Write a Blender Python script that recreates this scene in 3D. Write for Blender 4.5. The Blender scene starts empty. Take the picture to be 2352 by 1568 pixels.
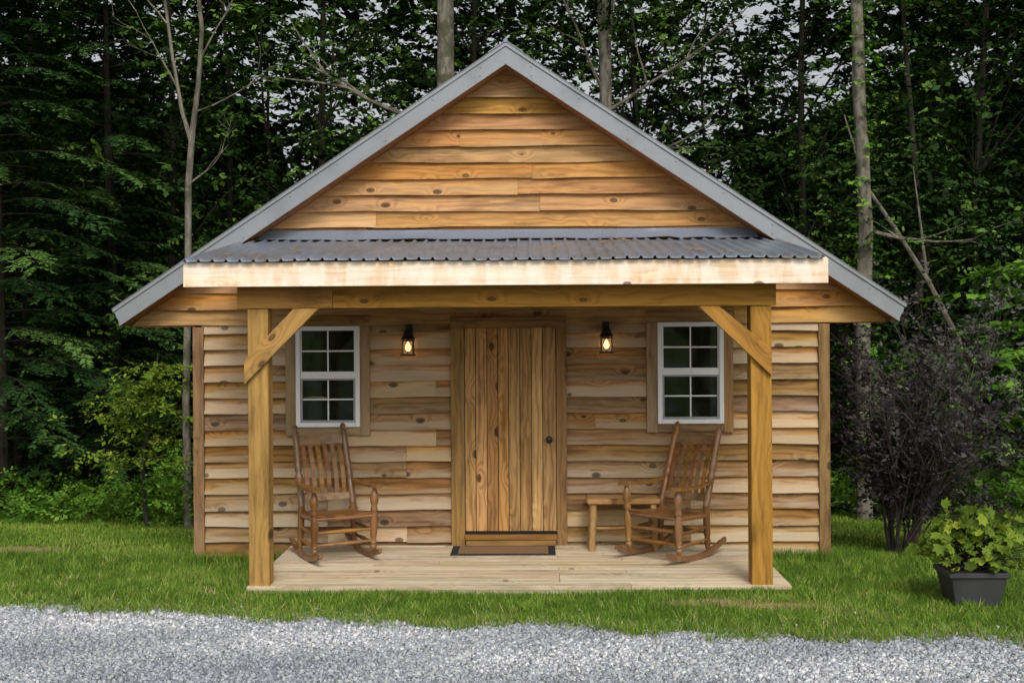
import bpy, math, random
import numpy as np
from mathutils import Vector, Matrix
random.seed(7)
rng = np.random.default_rng(11)
scene = bpy.context.scene
scene.view_settings.view_transform = 'Standard'
scene.view_settings.look = 'None'
scene.view_settings.exposure = 0

# ------------------------------------------------------------------ helpers
def link(o, parent=None):
    scene.collection.objects.link(o)
    if parent: o.parent = parent
    return o
def empty(name, loc=(0,0,0), rotz=0):
    o = bpy.data.objects.new(name, None); o.location = loc; o.rotation_euler = (0,0,rotz)
    o.empty_display_size = .2
    return link(o)
def fastmesh(name, V, F, mat, parent=None, rnd=None, smooth=False):
    V = np.asarray(V, dtype=np.float32); F = np.asarray(F, dtype=np.int32)
    me = bpy.data.meshes.new(name)
    k = F.shape[1]
    me.vertices.add(len(V)); me.vertices.foreach_set('co', V.ravel())
    me.loops.add(F.size); me.loops.foreach_set('vertex_index', F.ravel())
    me.polygons.add(len(F)); me.polygons.foreach_set('loop_start', np.arange(len(F), dtype=np.int32)*k)
    if rnd is not None:
        a = me.attributes.new('rnd','FLOAT','POINT'); a.data.foreach_set('value', np.asarray(rnd,dtype=np.float32))
    me.update(calc_edges=True)
    if smooth: me.polygons.foreach_set('use_smooth', np.ones(len(F),dtype=bool))
    me.materials.append(mat)
    return link(bpy.data.objects.new(name, me), parent)

class B:
    def __init__(s): s.v=[]; s.f=[]; s.wc=[]; s.r=[]; s.ev=[]
    def _off(s):
        return (random.uniform(0,60), random.uniform(0,60), random.uniform(0,9), random.random())
    def quadbox(s, P, wc=None, r=None):
        o = s._off(); n=len(s.v)
        P=[Vector(p) for p in P]
        L=(P[1]-P[0]).normalized(); W=(P[3]-P[0]); W=(W-L*W.dot(L)).normalized(); T=L.cross(W)
        for p in P:
            d=p-P[0]; s.v.append(tuple(p)); s.wc.append((d.dot(L)+o[0], d.dot(W)+o[1], d.dot(T)+o[2])); s.r.append(o[3] if r is None else r)
        for q in ((0,3,2,1),(4,5,6,7),(0,1,5,4),(1,2,6,5),(2,3,7,6),(3,0,4,7)):
            s.f.append(tuple(n+i for i in q))
    def box(s, O, L, W, T, r=None):
        O=Vector(O);L=Vector(L);W=Vector(W);T=Vector(T)
        s.quadbox([O,O+L,O+L+W,O+W,O+T,O+L+T,O+L+W+T,O+W+T], r=r)
    def bx(s, x0,x1,y0,y1,z0,z1, ax='x', r=None):
        dx,dy,dz=x1-x0,y1-y0,z1-z0
        if ax=='x': s.box((x0,y0,z0),(dx,0,0),(0,0,dz),(0,dy,0), r)
        elif ax=='z': s.box((x0,y0,z0),(0,0,dz),(dx,0,0),(0,dy,0), r)
        else: s.box((x0,y0,z0),(0,dy,0),(dx,0,0),(0,0,dz), r)
    def prism(s, poly, y0, y1, r=None):
        o=s._off(); n=len(s.v); m=len(poly)
        d=Vector((poly[1][0]-poly[0][0],0,poly[1][1]-poly[0][1])).normalized(); w=Vector((-d.z,0,d.x))
        for y in (y0,y1):
            for (x,z) in poly:
                s.v.append((x,y,z)); p=Vector((x-poly[0][0],0,z-poly[0][1]))
                s.wc.append((p.dot(d)+o[0],p.dot(w)+o[1],y+o[2])); s.r.append(o[3] if r is None else r)
        s.f.append(tuple(range(n,n+m))); s.f.append(tuple(range(n+2*m-1,n+m-1,-1)))
        for i in range(m):
            j=(i+1)%m; s.f.append((n+i,n+m+i,n+m+j,n+j))
    def tube(s, pts, rad, n=8, r=None, cap=True):
        o=s._off(); pts=[Vector(p) for p in pts]; st=len(s.v); l=0
        for i,p in enumerate(pts):
            t=(pts[min(i+1,len(pts)-1)]-pts[max(i-1,0)]).normalized()
            a=Vector((1,0,0)) if abs(t.x)<.9 else Vector((0,1,0))
            u=t.cross(a).normalized(); w=t.cross(u)
            if i: l+=(p-pts[i-1]).length
            for k in range(n):
                an=2*math.pi*k/n
                c=p+(u*math.cos(an)+w*math.sin(an))*rad[i]
                s.v.append(tuple(c)); s.wc.append((l+o[0],math.cos(an)*rad[i]+o[1],math.sin(an)*rad[i]+o[2])); s.r.append(o[3] if r is None else r)
        for i in range(len(pts)-1):
            for k in range(n):
                a=st+i*n+k; b=st+i*n+(k+1)%n
                s.f.append((a,b,b+n,a+n))
        if cap:
            s.f.append(tuple(st+k for k in range(n))[::-1]); e=st+(len(pts)-1)*n
            s.f.append(tuple(e+k for k in range(n)))
    def lathe(s, p0, p1, prof, n=10, r=None):
        p0=Vector(p0);p1=Vector(p1)
        s.tube([p0.lerp(p1,t) for t,_ in prof],[q for _,q in prof],n,r)
    def lap(s, O, U, OUT, xb0,xb1,xt0,xt1,z0,z1,pb,pt,seg=10,wob=.004):
        o=s._off(); n=len(s.v); O=Vector(O);U=Vector(U);OUT=Vector(OUT)
        ph=random.uniform(0,9); curl=random.uniform(-.004,.012); cup=random.uniform(.05,.6)
        while len(s.ev)<n: s.ev.append(.5)
        for i in range(seg+1):
            t=i/seg
            xb=xb0+(xb1-xb0)*t; xt=xt0+(xt1-xt0)*t
            dz=wob*(math.sin(xb*2.1+ph)+.6*math.sin(xb*5.3+ph*2))+random.uniform(-.0015,.0015)
            p=pb+curl*math.sin(xb*1.3+ph)
            for (q,wz) in ((pt-.004,.05),(p,0),(p*.97,.04),(pt+(p-pt)*(.33+cup*.6),.3),(pt+(p-pt)*cup*.55,.62),(pt,1)):
                x=xb+(xt-xb)*wz; z=z0+(z1-z0)*wz+dz*(1-wz)
                s.v.append(tuple(O+U*x+OUT*q+Vector((0,0,z))))
                s.wc.append((x+o[0],z-z0+o[1],o[2])); s.r.append(o[3]); s.ev.append(wz)
        K=6
        for i in range(seg):
            a=n+i*K
            for k in range(K-1): s.f.append((a+k,a+K+k,a+K+1+k,a+1+k))
        s.f.append(tuple(range(n,n+K))); e=n+seg*K; s.f.append(tuple(range(e+K-1,e-1,-1)))
    def obj(s, name, mat, parent=None, bevel=0, smooth=False, loc=None):
        me=bpy.data.meshes.new(name); me.from_pydata(s.v,[],s.f); me.update()
        a=me.attributes.new('wc','FLOAT_VECTOR','POINT'); a.data.foreach_set('vector',[c for w in s.wc for c in w])
        a=me.attributes.new('rnd','FLOAT','POINT'); a.data.foreach_set('value',s.r)
        while len(s.ev)<len(s.v): s.ev.append(.5)
        a=me.attributes.new('ev','FLOAT','POINT'); a.data.foreach_set('value',s.ev)
        me.materials.append(mat)
        if smooth:
            me.polygons.foreach_set('use_smooth',[True]*len(me.polygons)); 
            try: me.set_sharp_from_angle(angle=math.radians(45))
            except Exception: pass
        ob=link(bpy.data.objects.new(name,me),parent)
        if bevel:
            m=ob.modifiers.new('bev','BEVEL'); m.width=bevel; m.segments=1; m.limit_method='ANGLE'
        return ob

# ------------------------------------------------------------------ materials
class N:
    def __init__(s,name):
        s.m=bpy.data.materials.new(name); s.m.use_nodes=True; s.t=s.m.node_tree; s.t.nodes.clear()
        s.out=s.n('ShaderNodeOutputMaterial')
    def n(s,t,**k):
        nd=s.t.nodes.new(t)
        for a,b in k.items(): setattr(nd,a,b)
        return nd
    def l(s,a,b): s.t.links.new(a,b)
    def set(s,sock,v):
        if isinstance(v,bpy.types.NodeSocket): s.l(v,sock)
        else: sock.default_value=v
    def math(s,op,a,b=0.0,clamp=False):
        nd=s.n('ShaderNodeMath',operation=op,use_clamp=clamp); s.set(nd.inputs[0],a); s.set(nd.inputs[1],b); return nd.outputs[0]
    def mapr(s,v,a,b,c=0.0,d=1.0,smooth=True):
        nd=s.n('ShaderNodeMapRange',interpolation_type='SMOOTHSTEP' if smooth else 'LINEAR')
        s.set(nd.inputs[0],v)
        for i,x in enumerate((a,b,c,d)): s.set(nd.inputs[i+1],x)
        return nd.outputs[0]
    def mix(s,f,a,b,mode='MIX'):
        nd=s.n('ShaderNodeMix',data_type='RGBA',blend_type=mode)
        s.set(nd.inputs[0],f); s.set(nd.inputs[6],a if not isinstance(a,tuple) else (*a,1)); s.set(nd.inputs[7],b if not isinstance(b,tuple) else (*b,1)); return nd.outputs[2]
    def vmul(s,v,c):
        nd=s.n('ShaderNodeVectorMath',operation='MULTIPLY'); s.l(v,nd.inputs[0]); nd.inputs[1].default_value=c; return nd.outputs[0]
    def noise(s,v,scale=1.0,detail=3.0,rough=.5,dist=0.0):
        nd=s.n('ShaderNodeTexNoise'); 
        if v is not None: s.l(v,nd.inputs['Vector'])
        nd.inputs['Scale'].default_value=scale; nd.inputs['Detail'].default_value=detail; nd.inputs['Roughness'].default_value=rough; nd.inputs['Distortion'].default_value=dist
        return nd.outputs[0]
    def vor(s,v,scale=1.0,feature='F1',out=0):
        nd=s.n('ShaderNodeTexVoronoi',feature=feature); s.l(v,nd.inputs['Vector']); nd.inputs['Scale'].default_value=scale; return nd.outputs[out]
    def attr(s,name,out='Fac'):
        return s.n('ShaderNodeAttribute',attribute_name=name).outputs[out]
    def obj(s): return s.n('ShaderNodeTexCoord').outputs['Object']
    def spot(s,o,c,sx,sy):
        a=s.n('ShaderNodeVectorMath',operation='SUBTRACT'); s.l(o,a.inputs[0]); a.inputs[1].default_value=(c[0],c[1],0)
        b=s.n('ShaderNodeVectorMath',operation='MULTIPLY'); s.l(a.outputs[0],b.inputs[0]); b.inputs[1].default_value=(1/sx,1/sy,0)
        d=s.n('ShaderNodeVectorMath',operation='LENGTH'); s.l(b.outputs[0],d.inputs[0]); return s.mapr(d.outputs['Value'],.4,1.1,1.0,0.0)
    def bump(s,h,st=.3,d=.01):
        nd=s.n('ShaderNodeBump'); nd.inputs['Strength'].default_value=st; nd.inputs['Distance'].default_value=d; s.l(h,nd.inputs['Height']); return nd.outputs[0]
    def pbr(s,col,rough=.7,normal=None,metal=0.0,spec=.4,**k):
        p=s.n('ShaderNodeBsdfPrincipled'); s.set(p.inputs['Base Color'],col if not isinstance(col,tuple) else (*col,1)); s.set(p.inputs['Roughness'],rough)
        p.inputs['Metallic'].default_value=metal; p.inputs['Specular IOR Level'].default_value=spec
        if normal is not None: s.l(normal,p.inputs['Normal'])
        s.l(p.outputs[0],s.out.inputs[0]); return p

def wood(name, light, dark, knot, grey=None, greyamt=.0, var=.35, freq=90, rough=.75, spec=.25, kn=.085, streak=.5, stripes=False, kscale=(2.2,4.4), sat=(.85,1.1), gamt=.5, edge=0.0, blotamt=.6):
    m=N(name); wc=m.attr('wc','Vector'); r=m.attr('rnd')
    kd=m.vor(m.vmul(wc,(kscale[0],kscale[1],1.0)),1.0)
    kinf=m.mapr(kd,0.0,.42,1.0,0.0)
    n1=m.noise(m.vmul(wc,(.9,6,6)),1.0,2.0)
    sep=m.n('ShaderNodeSeparateXYZ'); m.l(wc,sep.inputs[0])
    ph=m.math('ADD',m.math('MULTIPLY',sep.outputs[1],float(freq)),m.math('ADD',m.math('MULTIPLY',n1,24.0),m.math('MULTIPLY',kinf,13.0)))
    g=m.math('ADD',m.math('MULTIPLY',m.math('SINE',ph),.5),.5)
    g=m.math('POWER',g,2.0)
    fine=m.noise(m.vmul(wc,(5,120,120)),1.0,3.0,.6)
    f=m.math('ADD',m.math('MULTIPLY',g,gamt),m.math('MULTIPLY',m.math('SUBTRACT',fine,.35),1.3*streak+.2),True)
    col=m.mix(f,light,dark)
    blot=m.noise(m.vmul(wc,(1.3,8,8)),1.0,5.0,.65)
    col=m.mix(m.mapr(blot,.47,.70,0.0,blotamt),col,tuple(c*.42 for c in dark))
    blot2=m.noise(m.vmul(wc,(1.9,11,11)),1.0,3.0,.6)
    col=m.mix(m.mapr(blot2,.52,.70,0.0,.45),col,tuple(min(1,c*1.3) for c in light))
    if grey:
        gr=m.noise(m.vmul(wc,(.8,9,9)),1.7,4.0,.6)
        s_=m.math('ADD',gr,m.math('MULTIPLY',m.math('SUBTRACT',r,.5),.4))
        if edge:   # greyed lower part is weathering; darker upper part paints in lap shadow
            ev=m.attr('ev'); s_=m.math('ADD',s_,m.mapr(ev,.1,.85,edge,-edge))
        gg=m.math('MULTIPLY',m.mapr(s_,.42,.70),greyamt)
        col=m.mix(gg,col,grey)
    if stripes:
        st=m.noise(m.vmul(wc,(9.5,2.5,2.5)),1.0,2.0,.5,.4)
        col=m.mix(m.mapr(st,.35,.65,0.0,.5),col,(.93,.89,.82))  # whitish bands paint in light reflected off the ribbed roof
    kk=m.mapr(kd,kn*.55,kn*1.25,1.0,0.0)
    ring=m.mapr(m.math('ABSOLUTE',m.math('SUBTRACT',kd,kn)),0.0,.04,.85,0.0)
    col=m.mix(m.math('MAXIMUM',m.math('MULTIPLY',kk,.85),ring),col,knot)
    hsv=m.n('ShaderNodeHueSaturation'); m.l(col,hsv.inputs['Color'])
    m.l(m.mapr(r,0.0,1.0,1-var,1+var*.7,False),hsv.inputs['Value'])
    r2=m.math('FRACT',m.math('MULTIPLY',r,17.3))
    m.l(m.mapr(r2,0.0,1.0,.495,.512,False),hsv.inputs['Hue'])
    m.l(m.mapr(m.math('FRACT',m.math('MULTIPLY',r,7.7)),0.0,1.0,sat[0],sat[1],False),hsv.inputs['Saturation'])
    h=m.math('ADD',m.math('MULTIPLY',fine,.7),m.math('MULTIPLY',g,.3))
    m.pbr(hsv.outputs[0],rough,m.bump(h,.6,.005),spec=spec)
    return m.m

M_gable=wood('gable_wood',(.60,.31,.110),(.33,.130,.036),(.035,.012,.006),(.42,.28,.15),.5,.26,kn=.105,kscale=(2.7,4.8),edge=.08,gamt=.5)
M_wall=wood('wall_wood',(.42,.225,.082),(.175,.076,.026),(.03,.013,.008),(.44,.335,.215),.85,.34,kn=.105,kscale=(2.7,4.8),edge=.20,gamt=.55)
M_trim=wood('trim_wood',(.34,.185,.066),(.16,.075,.025),(.03,.015,.008),(.27,.205,.13),.5,.25)
M_post=wood('post_wood',(.42,.225,.060),(.22,.105,.023),(.05,.02,.010),None,0,.12,freq=75,kn=.08,gamt=.42)
M_fascia=wood('fascia_wood',(.84,.64,.42),(.62,.42,.23),(.10,.05,.025),(.85,.76,.64),.5,.08,freq=60,kn=.08,streak=.3,stripes=True,gamt=.45,blotamt=.25)
M_deck=wood('deck_wood',(.64,.51,.34),(.43,.315,.185),(.22,.15,.09),(.58,.51,.41),.5,.16,kn=.04,sat=(.85,1.05),blotamt=.45)
M_door=wood('door_wood',(.54,.28,.085),(.20,.08,.022),(.025,.010,.005),None,0,.22,freq=120,kn=.08,gamt=.5)
M_chair=wood('chair_wood',(.27,.125,.042),(.12,.050,.017),(.03,.014,.008),None,0,.3,rough=.34,spec=.5,kn=.02,gamt=.35)
M_bench=wood('bench_wood',(.40,.215,.075),(.25,.12,.036),(.08,.035,.015),None,0,.05,rough=.5,gamt=.35,sat=(.9,1.0))
M_soffit=wood('soffit_wood',(.36,.155,.058),(.2,.08,.027),(.05,.02,.01),None,0,.15)

def metal(name,c,dirt,amt,rough=.45):
    m=N(name); o=m.obj()
    n=m.noise(m.vmul(o,(1,.35,1)),2.2,5.0,.65); n2=m.noise(o,40,3.0)
    col=m.mix(m.mapr(n,.45,.7,0.0,amt),c,dirt); col=m.mix(m.math('MULTIPLY',n2,.3),col,tuple(x*.6 for x in c))
    m.pbr(col,m.mapr(n,.3,.7,rough-.1,rough+.2),m.bump(n2,.06,.01),metal=.2,spec=.5); return m.m
M_rake=metal('grey_rake_metal',(.255,.265,.285),(.19,.20,.205),.5,.5)
M_roof=metal('ribbed_roof_metal',(.19,.22,.27),(.155,.125,.10),.75,.38)
M_flash=metal('flashing_metal',(.22,.25,.31),(.12,.13,.16),.6,.35)

def plain(name,c,rough=.5,spec=.4,nz=.15,sc=25,metal_=0):
    m=N(name); n=m.noise(m.obj(),sc,3.0)
    col=m.mix(m.math('MULTIPLY',n,nz),c,tuple(x*.4 for x in c)); m.pbr(col,rough,spec=spec,metal=metal_); return m.m
M_white=plain('white_vinyl',(.80,.80,.80),.35)
M_screen=plain('window_screen_frame',(.33,.34,.35),.5)
M_black=plain('black_iron',(.012,.012,.013),.4)
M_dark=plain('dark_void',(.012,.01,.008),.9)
M_found=plain('foundation_board',(.09,.055,.03),.9,.1,.6,9)
M_mat=plain('doormat_tan',(.27,.17,.09),.95,.1,.6,60)
M_matb=plain('doormat_border',(.04,.036,.034),.95,.1,.5,60)
M_pot=plain('grey_planter_plastic',(.055,.057,.06),.6,.3,.5,7)
M_soil=plain('potting_soil',(.03,.02,.014),.95)
m=N('window_glass'); o=m.obj(); n=m.noise(m.vmul(o,(2.5,2.5,1.2)),1.5,3.0)
m.pbr(m.mix(m.mapr(n,.4,.65),(.006,.009,.006),(.022,.030,.016)),.04,m.bump(m.noise(o,2.0,1.0),.03,.02),spec=.35); M_glass=m.m
m=N('lamp_bulb'); e=m.n('ShaderNodeEmission'); e.inputs[0].default_value=(1,.55,.2,1); e.inputs[1].default_value=6; m.l(e.outputs[0],m.out.inputs[0]); M_bulb=m.m
m=N('lantern_glass'); g=m.n('ShaderNodeBsdfGlossy'); g.inputs['Roughness'].default_value=.15; t=m.n('ShaderNodeBsdfTransparent'); t.inputs[0].default_value=(1,.93,.82,1)
tl=m.n('ShaderNodeBsdfTranslucent'); tl.inputs[0].default_value=(.9,.75,.5,1); m1=m.n('ShaderNodeMixShader'); m1.inputs[0].default_value=.4; m.l(g.outputs[0],m1.inputs[1]); m.l(tl.outputs[0],m1.inputs[2])
mx=m.n('ShaderNodeMixShader'); mx.inputs[0].default_value=.16; m.l(t.outputs[0],mx.inputs[1]); m.l(m1.outputs[0],mx.inputs[2]); m.l(mx.outputs[0],m.out.inputs[0]); M_lglass=m.m

def bark(name,a,b,c):
    m=N(name); o=m.obj(); n=m.noise(m.vmul(o,(1,1,.25)),14,5.0,.7); n2=m.noise(o,3.5,4.0,.6)
    col=m.mix(m.mapr(n,.35,.65),a,b); col=m.mix(m.mapr(n2,.5,.64),col,c)
    m.pbr(col,.9,m.bump(n,.6,.02),spec=.1); return m.m
M_bark=bark('pale_bark',(.09,.08,.062),(.215,.195,.155),(.075,.075,.048))
M_bark2=bark('dark_bark',(.018,.015,.012),(.045,.038,.030),(.024,.032,.013))
M_twig=bark('purple_twig',(.06,.045,.045),(.11,.09,.085),(.05,.04,.04))
def leafmat(name,lo,mid,hi,trans=.35,rough=.6,spec=.2,extra=None):
    m=N(name); r=m.attr('rnd'); cr=m.n('ShaderNodeValToRGB'); m.l(r,cr.inputs[0])
    e=cr.color_ramp.elements; e[0].color=(*lo,1); e[0].position=.05; e[1].color=(*hi,1); e[1].position=1.0
    x=e.new(.55); x.color=(*mid,1)
    if extra:
        for p_,c_ in extra: x=e.new(p_); x.color=(*c_,1)
    p=m.n('ShaderNodeBsdfPrincipled'); m.l(cr.outputs[0],p.inputs['Base Color']); p.inputs['Roughness'].default_value=rough; p.inputs['Specular IOR Level'].default_value=spec
    if trans==0: m.l(p.outputs[0],m.out.inputs[0]); return m.m
    t=m.n('ShaderNodeBsdfTranslucent'); m.l(cr.outputs[0],t.inputs[0])
    mx=m.n('ShaderNodeMixShader'); mx.inputs[0].default_value=trans; m.l(p.outputs[0],mx.inputs[1]); m.l(t.outputs[0],mx.inputs[2]); m.l(mx.outputs[0],m.out.inputs[0]); return m.m
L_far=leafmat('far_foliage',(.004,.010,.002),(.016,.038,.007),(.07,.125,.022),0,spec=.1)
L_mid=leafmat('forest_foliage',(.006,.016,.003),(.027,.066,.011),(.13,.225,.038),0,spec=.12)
L_hem=leafmat('hemlock_foliage',(.006,.018,.005),(.024,.064,.016),(.11,.205,.045),0,spec=.12)
L_lime=leafmat('lime_foliage',(.07,.12,.012),(.18,.27,.025),(.36,.42,.05))
L_green=leafmat('fresh_foliage',(.03,.085,.008),(.085,.20,.02),(.20,.36,.045),.25)
L_purple=leafmat('purple_foliage',(.012,.010,.014),(.035,.028,.036),(.10,.095,.085),.1)
L_grass=leafmat('grass_blades',(.045,.095,.010),(.115,.22,.020),(.40,.34,.15),0,extra=[(.8,(.24,.34,.045))])

# ------------------------------------------------------------------ terrain
def gedge(x):
    return -3.03-.137*x+.07*np.sin(x*1.7+1)+.05*np.sin(x*4.3)+.03*np.sin(x*9.1+2)
def gh(x,y):
    x=np.asarray(x,dtype=float); y=np.asarray(y,dtype=float)
    z=np.where(y<-1.9,0.0,np.where(y<0,-.11*(y+1.9)/1.9,-.11-.09*np.clip(y,0,8)))
    z=z+.012*np.sin(x*1.1+y*.7)+.008*np.sin(x*2.7-y*1.9)
    back=np.clip(y-9,0,400); z=z+ .02*back
    return z
xs=np.concatenate([np.linspace(-300,-14,14),np.linspace(-12,12,121),np.linspace(14,300,14)])
ys=np.concatenate([np.linspace(-300,-12,14),np.linspace(-10,12,111),np.linspace(14,300,16)])
X,Y=np.meshgrid(xs,ys); Z=gh(X,Y)
V=np.stack([X.ravel(),Y.ravel(),Z.ravel()],1); nx=len(xs); ny=len(ys)
i,j=np.meshgrid(np.arange(nx-1),np.arange(ny-1)); a=(j*nx+i).ravel()
F=np.stack([a,a+1,a+nx+1,a+nx],1)
SPOTS=[(-5.6,1.15,.75,.30),(1.75,-2.30,.38,.12),(2.25,-2.40,.35,.10),(.1,-2.95,.40,.06),(-.35,-2.86,.2,.05)]
m=N('lawn_ground'); o=m.obj(); n=m.noise(o,1.3,5.0,.6); n2=m.noise(o,30,4.0,.7)
col=m.mix(m.mapr(n2,.35,.65),(.05,.095,.012),(.13,.19,.03)); sp=None
for s_ in SPOTS:
    q=m.spot(o,s_[:2],s_[2]*1.3,s_[3]*1.4); sp=q if sp is None else m.math('MAXIMUM',sp,q)
sp=m.math('MULTIPLY',sp,m.mapr(n2,.25,.5,.3,1.0))
col=m.mix(m.math('MAXIMUM',sp,m.mapr(n,.55,.7,0.0,.6)),col,(.36,.25,.14))
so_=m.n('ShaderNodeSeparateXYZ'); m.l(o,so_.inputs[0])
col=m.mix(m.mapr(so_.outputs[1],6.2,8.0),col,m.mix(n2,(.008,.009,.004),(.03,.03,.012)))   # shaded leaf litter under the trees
m.pbr(col,.95,m.bump(n2,.8,.03),spec=.03)
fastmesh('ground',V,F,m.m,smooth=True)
xs=np.concatenate([np.linspace(-60,-9,10),np.linspace(-8,8,161),np.linspace(9,60,10)]); rows=np.concatenate([np.linspace(0,3,16),[6,12,25,50]])
G=[]
for rr in rows:
    yy=gedge(np.clip(xs,-8,8))-rr
    G.append(np.stack([xs,yy,gh(xs,yy)+.006],1))
V=np.concatenate(G); nx=len(xs); ny=len(rows); i,j=np.meshgrid(np.arange(nx-1),np.arange(ny-1)); a=(j*nx+i).ravel(); F=np.stack([a,a+nx,a+nx+1,a+1],1)
m=N('gravel_bed'); o=m.obj(); vc=m.vor(o,65,'F1',1); vd=m.vor(o,65,'F1',0); big=m.noise(o,.9,3.0)
sep=m.n('ShaderNodeSeparateColor'); m.l(vc,sep.inputs[0])
col=m.mix(sep.outputs[0],(.22,.235,.26),(.48,.50,.53)); col=m.mix(m.mapr(vd,.4,.75),col,(.10,.10,.10)); col=m.mix(m.mapr(big,.5,.75,0.0,.35),col,(.25,.22,.18))
m.pbr(col,.85,m.bump(m.math('SUBTRACT',1.0,vd),1.0,.02),spec=.2)
fastmesh('gravel_driveway',V,F,m.m,smooth=True)
def stones(n,xr,depth,smin,smax,edge=False):
    x=rng.uniform(-xr,xr,n)
    d=rng.uniform(-.05,depth,n) if not edge else rng.exponential(.12,n)*-1
    y=gedge(x)-d; z=gh(x,y)+.008
    s=rng.uniform(smin,smax,n)*rng.choice([.6,1,1.4],n,p=[.4,.45,.15])
    cube=np.array([[-1,-1,-1],[1,-1,-1],[1,1,-1],[-1,1,-1],[-1,-1,1],[1,-1,1],[1,1,1],[-1,1,1]])*.5
    P=cube[None]*s[:,None,None]*rng.uniform(.55,1.15,(n,1,3))+rng.normal(0,.16,(n,8,3))*s[:,None,None]
    q=rng.normal(size=(n,4)); q/=np.linalg.norm(q,axis=1)[:,None]; w,a,b,c=q.T
    R=np.stack([1-2*(b*b+c*c),2*(a*b-w*c),2*(a*c+w*b),2*(a*b+w*c),1-2*(a*a+c*c),2*(b*c-w*a),2*(a*c-w*b),2*(b*c+w*a),1-2*(a*a+b*b)],1).reshape(n,3,3)
    P=np.einsum('nij,nkj->nki',R,P)+np.stack([x,y,z],1)[:,None]
    f=np.array([[0,3,2,1],[4,5,6,7],[0,1,5,4],[1,2,6,5],[2,3,7,6],[3,0,4,7]])
    F=(f[None]+np.arange(n)[:,None,None]*8).reshape(-1,4)
    tone=np.clip(rng.random(n)+.16*np.sin(x*.8+y*3)+.12*np.sin(x*2.3-y*5),0,1)
    return P.reshape(-1,3),F,np.repeat(tone,8)
m=N('gravel_stones'); r=m.attr('rnd'); cr=m.n('ShaderNodeValToRGB'); m.l(r,cr.inputs[0]); e=cr.color_ramp.elements
e[0].color=(.20,.22,.25,1); e[1].color=(.74,.75,.77,1); x=e.new(.5); x.color=(.39,.42,.475,1); x=e.new(.88); x.color=(.50,.50,.49,1)
sn=m.noise(m.obj(),120,2.0); m.pbr(m.mix(m.math('MULTIPLY',sn,.35),cr.outputs[0],(.2,.2,.21)),.8,spec=.25); M_stone=m.m
P1,F1,R1=stones(110000,6.2,2.4,.010,.022); P2,F2,R2=stones(2600,6.2,1,.008,.016,True)
fastmesh('gravel_stones',np.concatenate([P1,P2]),np.concatenate([F1,F2+len(P1)]),M_stone,rnd=np.concatenate([R1,R2]))

def blades(x,y,h0,h1,w,tone,lean=.5):
    n=len(x); z=gh(x,y); h=rng.uniform(h0,h1,n); an=rng.uniform(0,2*math.pi,n); le=rng.uniform(0,lean,n)*h; la=rng.uniform(0,2*math.pi,n)
    b=np.stack([x,y,z-.004],1); s=np.stack([np.cos(an),np.sin(an),0*an],1)*(w*rng.uniform(.6,1.3,n))[:,None]
    tip=b+np.stack([np.cos(la)*le,np.sin(la)*le,h],1)
    V=np.stack([b-s/2,b+s/2,tip],1).reshape(-1,3); F=np.arange(3*n).reshape(-1,3)
    return V,F,np.repeat(tone,3)
def patch(x,y): return .46+.22*np.sin(x*.9+y*1.7)*np.cos(x*.53-y*.8)+.12*np.sin(x*3.1+y*2.3)+.12*np.sin(x*7.3-y*5.1)+.1*np.sin(x*13-y*17)*np.sin(x*9+y*11)
def baldness(x,y):
    b=0*x
    for (cx_,cy_,sx_,sy_) in SPOTS: b=np.maximum(b,np.exp(-(((x-cx_)/sx_)**2+((y-cy_)/sy_)**2)**1.2))
    return b
parts=[]
n=230000
x=rng.uniform(-7,7,n); y=rng.uniform(-4.2,.6,n)
k=(y>gedge(x)-.02) & ~((x>-2.17)&(x<2.45)&(y>-1.93)) & ~((x>-3.1)&(x<3.2)&(y>-.02))
bald=baldness(x,y)*.92; bald=np.maximum(bald,np.exp(-((y-gedge(x)-.03)/.10)**2)*(.45+.4*np.sin(x*3.3+1)))
bald=np.maximum(bald,.5*(np.sin(x*4.1+y*6)*np.sin(x*1.7-y*8.3)>.72))
k&= rng.random(n)>bald
x=x[k];y=y[k]
parts.append(blades(x,y,.022,.06,.007,np.clip(patch(x,y)*.7+.10+rng.normal(0,.2,len(x)),0,1),1.0))
n=36000; c=rng.uniform(-7,7,1600); cyy=rng.uniform(-3.8,.6,1600); ii=rng.integers(0,1600,n); x=c[ii]+rng.normal(0,.03,n); y=cyy[ii]+rng.normal(0,.03,n); tt=rng.normal(.55,.2,1600)[ii]
k=(y>gedge(x)) & ~((x>-2.2)&(x<2.5)&(y>-1.95)) & ~((x>-3.1)&(x<3.2)&(y>-.02)); k&=rng.random(n)>baldness(x,y); parts.append(blades(x[k],y[k],.05,.10,.008,np.clip(tt[k]+rng.normal(0,.12,k.sum()),0,1),1.2))
n=150000
x=rng.uniform(-13,13,n); y=rng.uniform(.4,6.5,n); k=~((x>-3.1)&(x<3.2)); k&=rng.random(n)>baldness(x,y); x=x[k];y=y[k]
parts.append(blades(x,y,.03,.065,.012,np.clip(patch(x,y)*.6+.28+rng.normal(0,.15,len(x)),0,.86),.9))
n=20000; c=rng.uniform(-7,7,420); ww=rng.uniform(.02,.09,420); off=rng.normal(0,.07,420); ii=rng.integers(0,420,n); x=c[ii]+rng.normal(0,1,n)*ww[ii]; y=gedge(x)+off[ii]+rng.normal(0,.03,n)
parts.append(blades(x,y,.03,.10,.007,np.clip(.6+rng.normal(0,.25,n),0,1),1.5))
n=7000; x=rng.uniform(-2.3,2.6,n); y=-1.96-rng.exponential(.04,n); parts.append(blades(x,y,.03,.07,.006,rng.random(n)*.8))
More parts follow.
